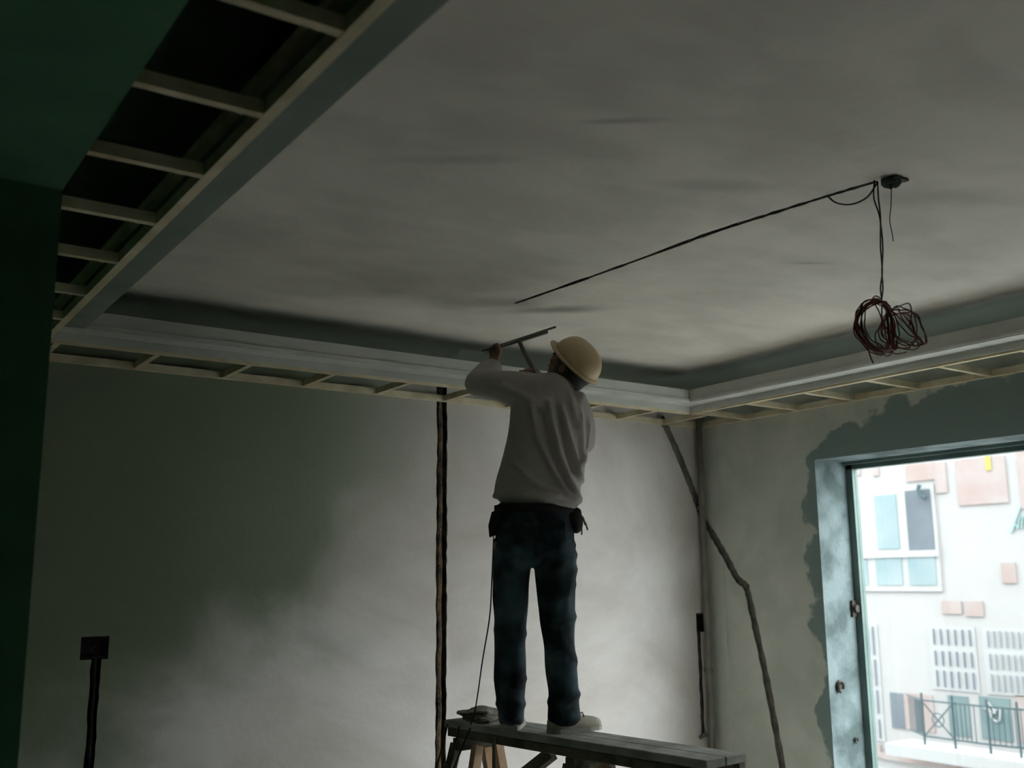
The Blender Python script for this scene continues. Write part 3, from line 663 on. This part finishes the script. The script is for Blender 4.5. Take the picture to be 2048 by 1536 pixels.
for q in range(4):
    a_, b_ = Rv[q], Rv[(q+1) % 4]
    for j in range(N): bm.faces.new((a_[j], a_[(j+1) % N], b_[(j+1) % N], b_[j]))
obj('brim', bm, M_hat, hat, True)
# darby trowel
tr0 = L(-.222, .30, 1.035); tr1 = L(.118, .30, 1.147)
tw = empty('plaster_darby', tuple((tr0+tr1)/2), 'long dark plastering float with a stick handle held up to the ceiling', 'trowel')
bm = bmesh.new(); beam(bm, tr0, tr1, .085, .010, up=(0, -.25, 1), bev=.002); obj('blade', bm, M_steel, tw)
bm = bmesh.new(); beam(bm, tr0+(tr1-tr0)*.1-Vector((0, 0, .010)), tr0+(tr1-tr0)*.9-Vector((0, 0, .010)), .022, .016, bev=.002); obj('stiffener', bm, M_steel, tw)
bm = bmesh.new(); tube(bm, [L(-.052, .29, 1.088), L(-.030, .27, 1.03), L(.004, .245, .955), L(.032, .222, .885)], .009, 8, .012); obj('handle', bm, M_bdark, tw)
# cord from the belt down to the plank
bm = bmesh.new(); tube(bm, catmull([L(-.165, .05, .21), L(-.175, .06, .0), L(-.185, .07, -.15), L(-.215, .10, -.32), L(-.235, .14, -.45), L(-.255, .18, -.56), L(-.27, .2, PT+.004)], 6), .003, 5)
tag(obj('power_cable', bm, M_wire2), 'thin dark cord hanging from the worker\'s left hip to the plank', 'cord')

# ------------------------------------------------------------------ the building across the street (facade plane x = 20)
FX = 20.0
bd = empty('apartment_building', (FX, 12, -9), 'bright white apartment building across the street seen through the window', 'building')
box('wall', FX, FX+6, -12, 30, -9, 3.6, M_fac, bd)
def fb(name, y0, y1, z0, z1, d0, d1, m, parent=bd): return box(name, FX-d1, FX-d0, min(y0, y1), max(y0, y1), min(z0, z1), max(z0, z1), m, parent)
s = 20/13
# glazing upper left: window frame with three tall panes over three short ones
win = fb('window', 13.10*1, 15.35, -.32, 1.95, 0, .04, M_fwhite)
for (y0, y1, z0, z1, m) in ((15.02, 15.07, .66, 1.80, M_pane1), (14.03, 14.60, .60, 1.80, M_pane1), (13.18, 13.80, .55, 1.85, M_pane2),
                            (14.92, 15.12, -.19, .38, M_pane1), (14.02, 14.69, -.19, .40, M_pane1), (13.20, 13.86, -.19, .41, M_pane1)):
    fb('pane', y0, y1, z0, z1, .04, .055, m, win)
fb('transom', 13.1, 15.35, .41, .55, .04, .08, M_fwhite, win)
# a hanging hook-like bracket before the dark pane
bm = bmesh.new(); tube(bm, catmull([(FX-.12, 13.37, 1.95), (FX-.14, 13.40, 1.85), (FX-.14, 13.36, 1.72), (FX-.12, 13.24, 1.66)]), .045, 6); obj('hook', bm, M_rail, bd)
# brick panels
for (y0, y1, z0, z1) in ((14.95, 15.12, 2.30, 2.50), (14.45, 14.60, 2.25, 2.45), (13.05, 13.75, 2.05, 2.42), (12.78, 13.05, 1.75, 2.40), (11.45, 12.55, 1.45, 2.40), (10.6, 11.2, 1.3, 2.8),
                         (12.70, 13.15, -.78, -.52), (12.22, 12.62, -.82, -.52), (11.45, 11.75, -.15, .25)):
    fb('brick_panel', y0, y1, z0, z1, 0, .03, M_pink)
# louvre grilles: columns of slim dark bars, bar by bar
def grille(y0, n, dy, rows, bar=M_slit):
    g = fb('grille_frame', y0+.12, y0-dy*(n-1)-.12, rows[-1][1]-.06, rows[0][0]+.06, 0, .02, M_fwhite)
    for (zt, zb) in rows:
        for k in range(n):
            fb('grille_bar', y0-k*dy, y0-k*dy-.022, zt, zb, .02, .05, bar, g)
grille(15.08, 2, .155, [(-1.10, -1.72), (-1.82, -2.38), (-2.48, -2.98), (-3.10, -3.50)])
grille(13.40, 6, .165, [(-1.10, -1.42), (-1.55, -1.85), (-1.95, -2.28)])
grille(12.18, 8, .13, [(-1.10, -1.42), (-1.55, -1.85), (-1.95, -2.28)], M_slit2)
# balcony recess with panels and railing
fb('recess_panel', 14.60, 14.25, -2.50, -3.24, 0, .02, M_pane2)
fb('recess_panel', 14.25, 13.55, -2.48, -3.24, 0, .02, M_pink)
fb('recess_panel', 13.98, 13.85, -2.55, -3.24, .02, .03, M_pane2)
fb('recess_panel', 13.20, 12.74, -2.44, -3.24, 0, .02, M_teal)
fb('recess_panel', 12.50, 11.84, -2.40, -3.22, 0, .02, M_teal)
fb('recess_panel', 11.72, 10.9, -2.32, -3.20, 0, .02, M_pink)
sc = bmesh.new(); tube(sc, catmull([(FX-.05, 12.42, -2.60), (FX-.05, 12.15, -2.70), (FX-.05, 12.30, -2.50), (FX-.05, 12.22, -2.80), (FX-.05, 12.08, -2.84), (FX-.05, 12.05, -2.60), (FX-.05, 12.15, -2.66)]), .018, 5)
obj('scribble', sc, M_fwhite, bd)
rl = empty('balcony_railing', (FX-1, 12.9, -3.4), 'dark iron balcony railing with a crossed panel on the building opposite', 'railing')
def rod(name, p, q, r=.018, parent=rl):
    bm = bmesh.new(); tube(bm, [p, q], r, 5); return obj(name, bm, M_rail, parent)
RXx = FX-.9; f_ = RXx/20
def rp(y, z, o=0): return (RXx+o, y*f_, z*f_)
for z, nm in ((-2.60, 'handrail'), (-3.33, 'lower_rail')):
    rod(nm, rp(14.62, z, .6), rp(13.83, z), .02); rod(nm, rp(13.83, z), rp(12.35, z), .02); rod(nm, rp(12.35, z), rp(11.2, z, .2), .02)
for y in (13.83, 13.12, 12.35, 11.72): rod('post', rp(y, -2.45), rp(y, -3.50), .024)
for k in range(7):
    y = 14.55-.1*k; rod('baluster', rp(y, -2.6, .6*(y-13.83)/.79), rp(y, -3.33, .6*(y-13.83)/.79), .010)
for k in range(5): y = 13.04-.1*k; rod('baluster', rp(y, -2.6), rp(y, -3.33), .010)
for k in range(8): y = 12.25-.12*k; rod('baluster', rp(y, -2.6), rp(y, -3.33), .010)
rod('cross_bar', rp(13.80, -2.65), rp(13.15, -3.3), .016); rod('cross_bar', rp(13.80, -3.3), rp(13.15, -2.65), .016)
bm = bmesh.new(); tube(bm, [(RXx, f_*13.475+.13*math.cos(a), -2.97*f_+.13*math.sin(a)) for a in [i*math.pi/10 for i in range(21)]], .012, 5); obj('ring', bm, M_rail, rl)
bm = bmesh.new(); B(bm, FX-.95, FX, 10.2*f_, 14.8*f_, -3.65, -3.42); obj('balcony_slab', bm, M_fwhite, bd)
fb('pink_band', 15.12, 14.92, -3.62, -3.90, 0, .06, M_pink); fb('pink_band', 14.92, 9, -3.78, -3.92, 0, .06, M_pink)
fb('lower_grille', 15.1, 10, -4.10, -4.4, 0, .03, M_fwhite)
# yellow strip and cyan hand lettering on the facade
fb('yellow_strip', 11.86, 11.74, 2.13, 2.42, .03, .05, M_yel)
mk = bmesh.new()
for st_ in ([(3.005, .22), (2.975, .29), (2.94, .36)], [(3.01, .225), (2.98, .26), (2.97, .24), (2.955, .30)], [(2.95, .24), (2.935, .31), (2.92, .25), (2.91, .31)], [(2.90, .25), (2.885, .31), (2.87, .27), (2.86, .31)], [(2.85, .24), (2.83, .32), (2.81, .25)]):
    tube(mk, catmull([(FX-.02, y*3.81, z*3.81) for y, z in st_], 4), .016, 5)
obj('cyan_lettering', mk, M_cyan, bd)
st(box('street_ground', RX+.34, 60, -40, 60, -9.2, -9, M_ground)); bpy.data.objects['street_ground'].name = 'ground'
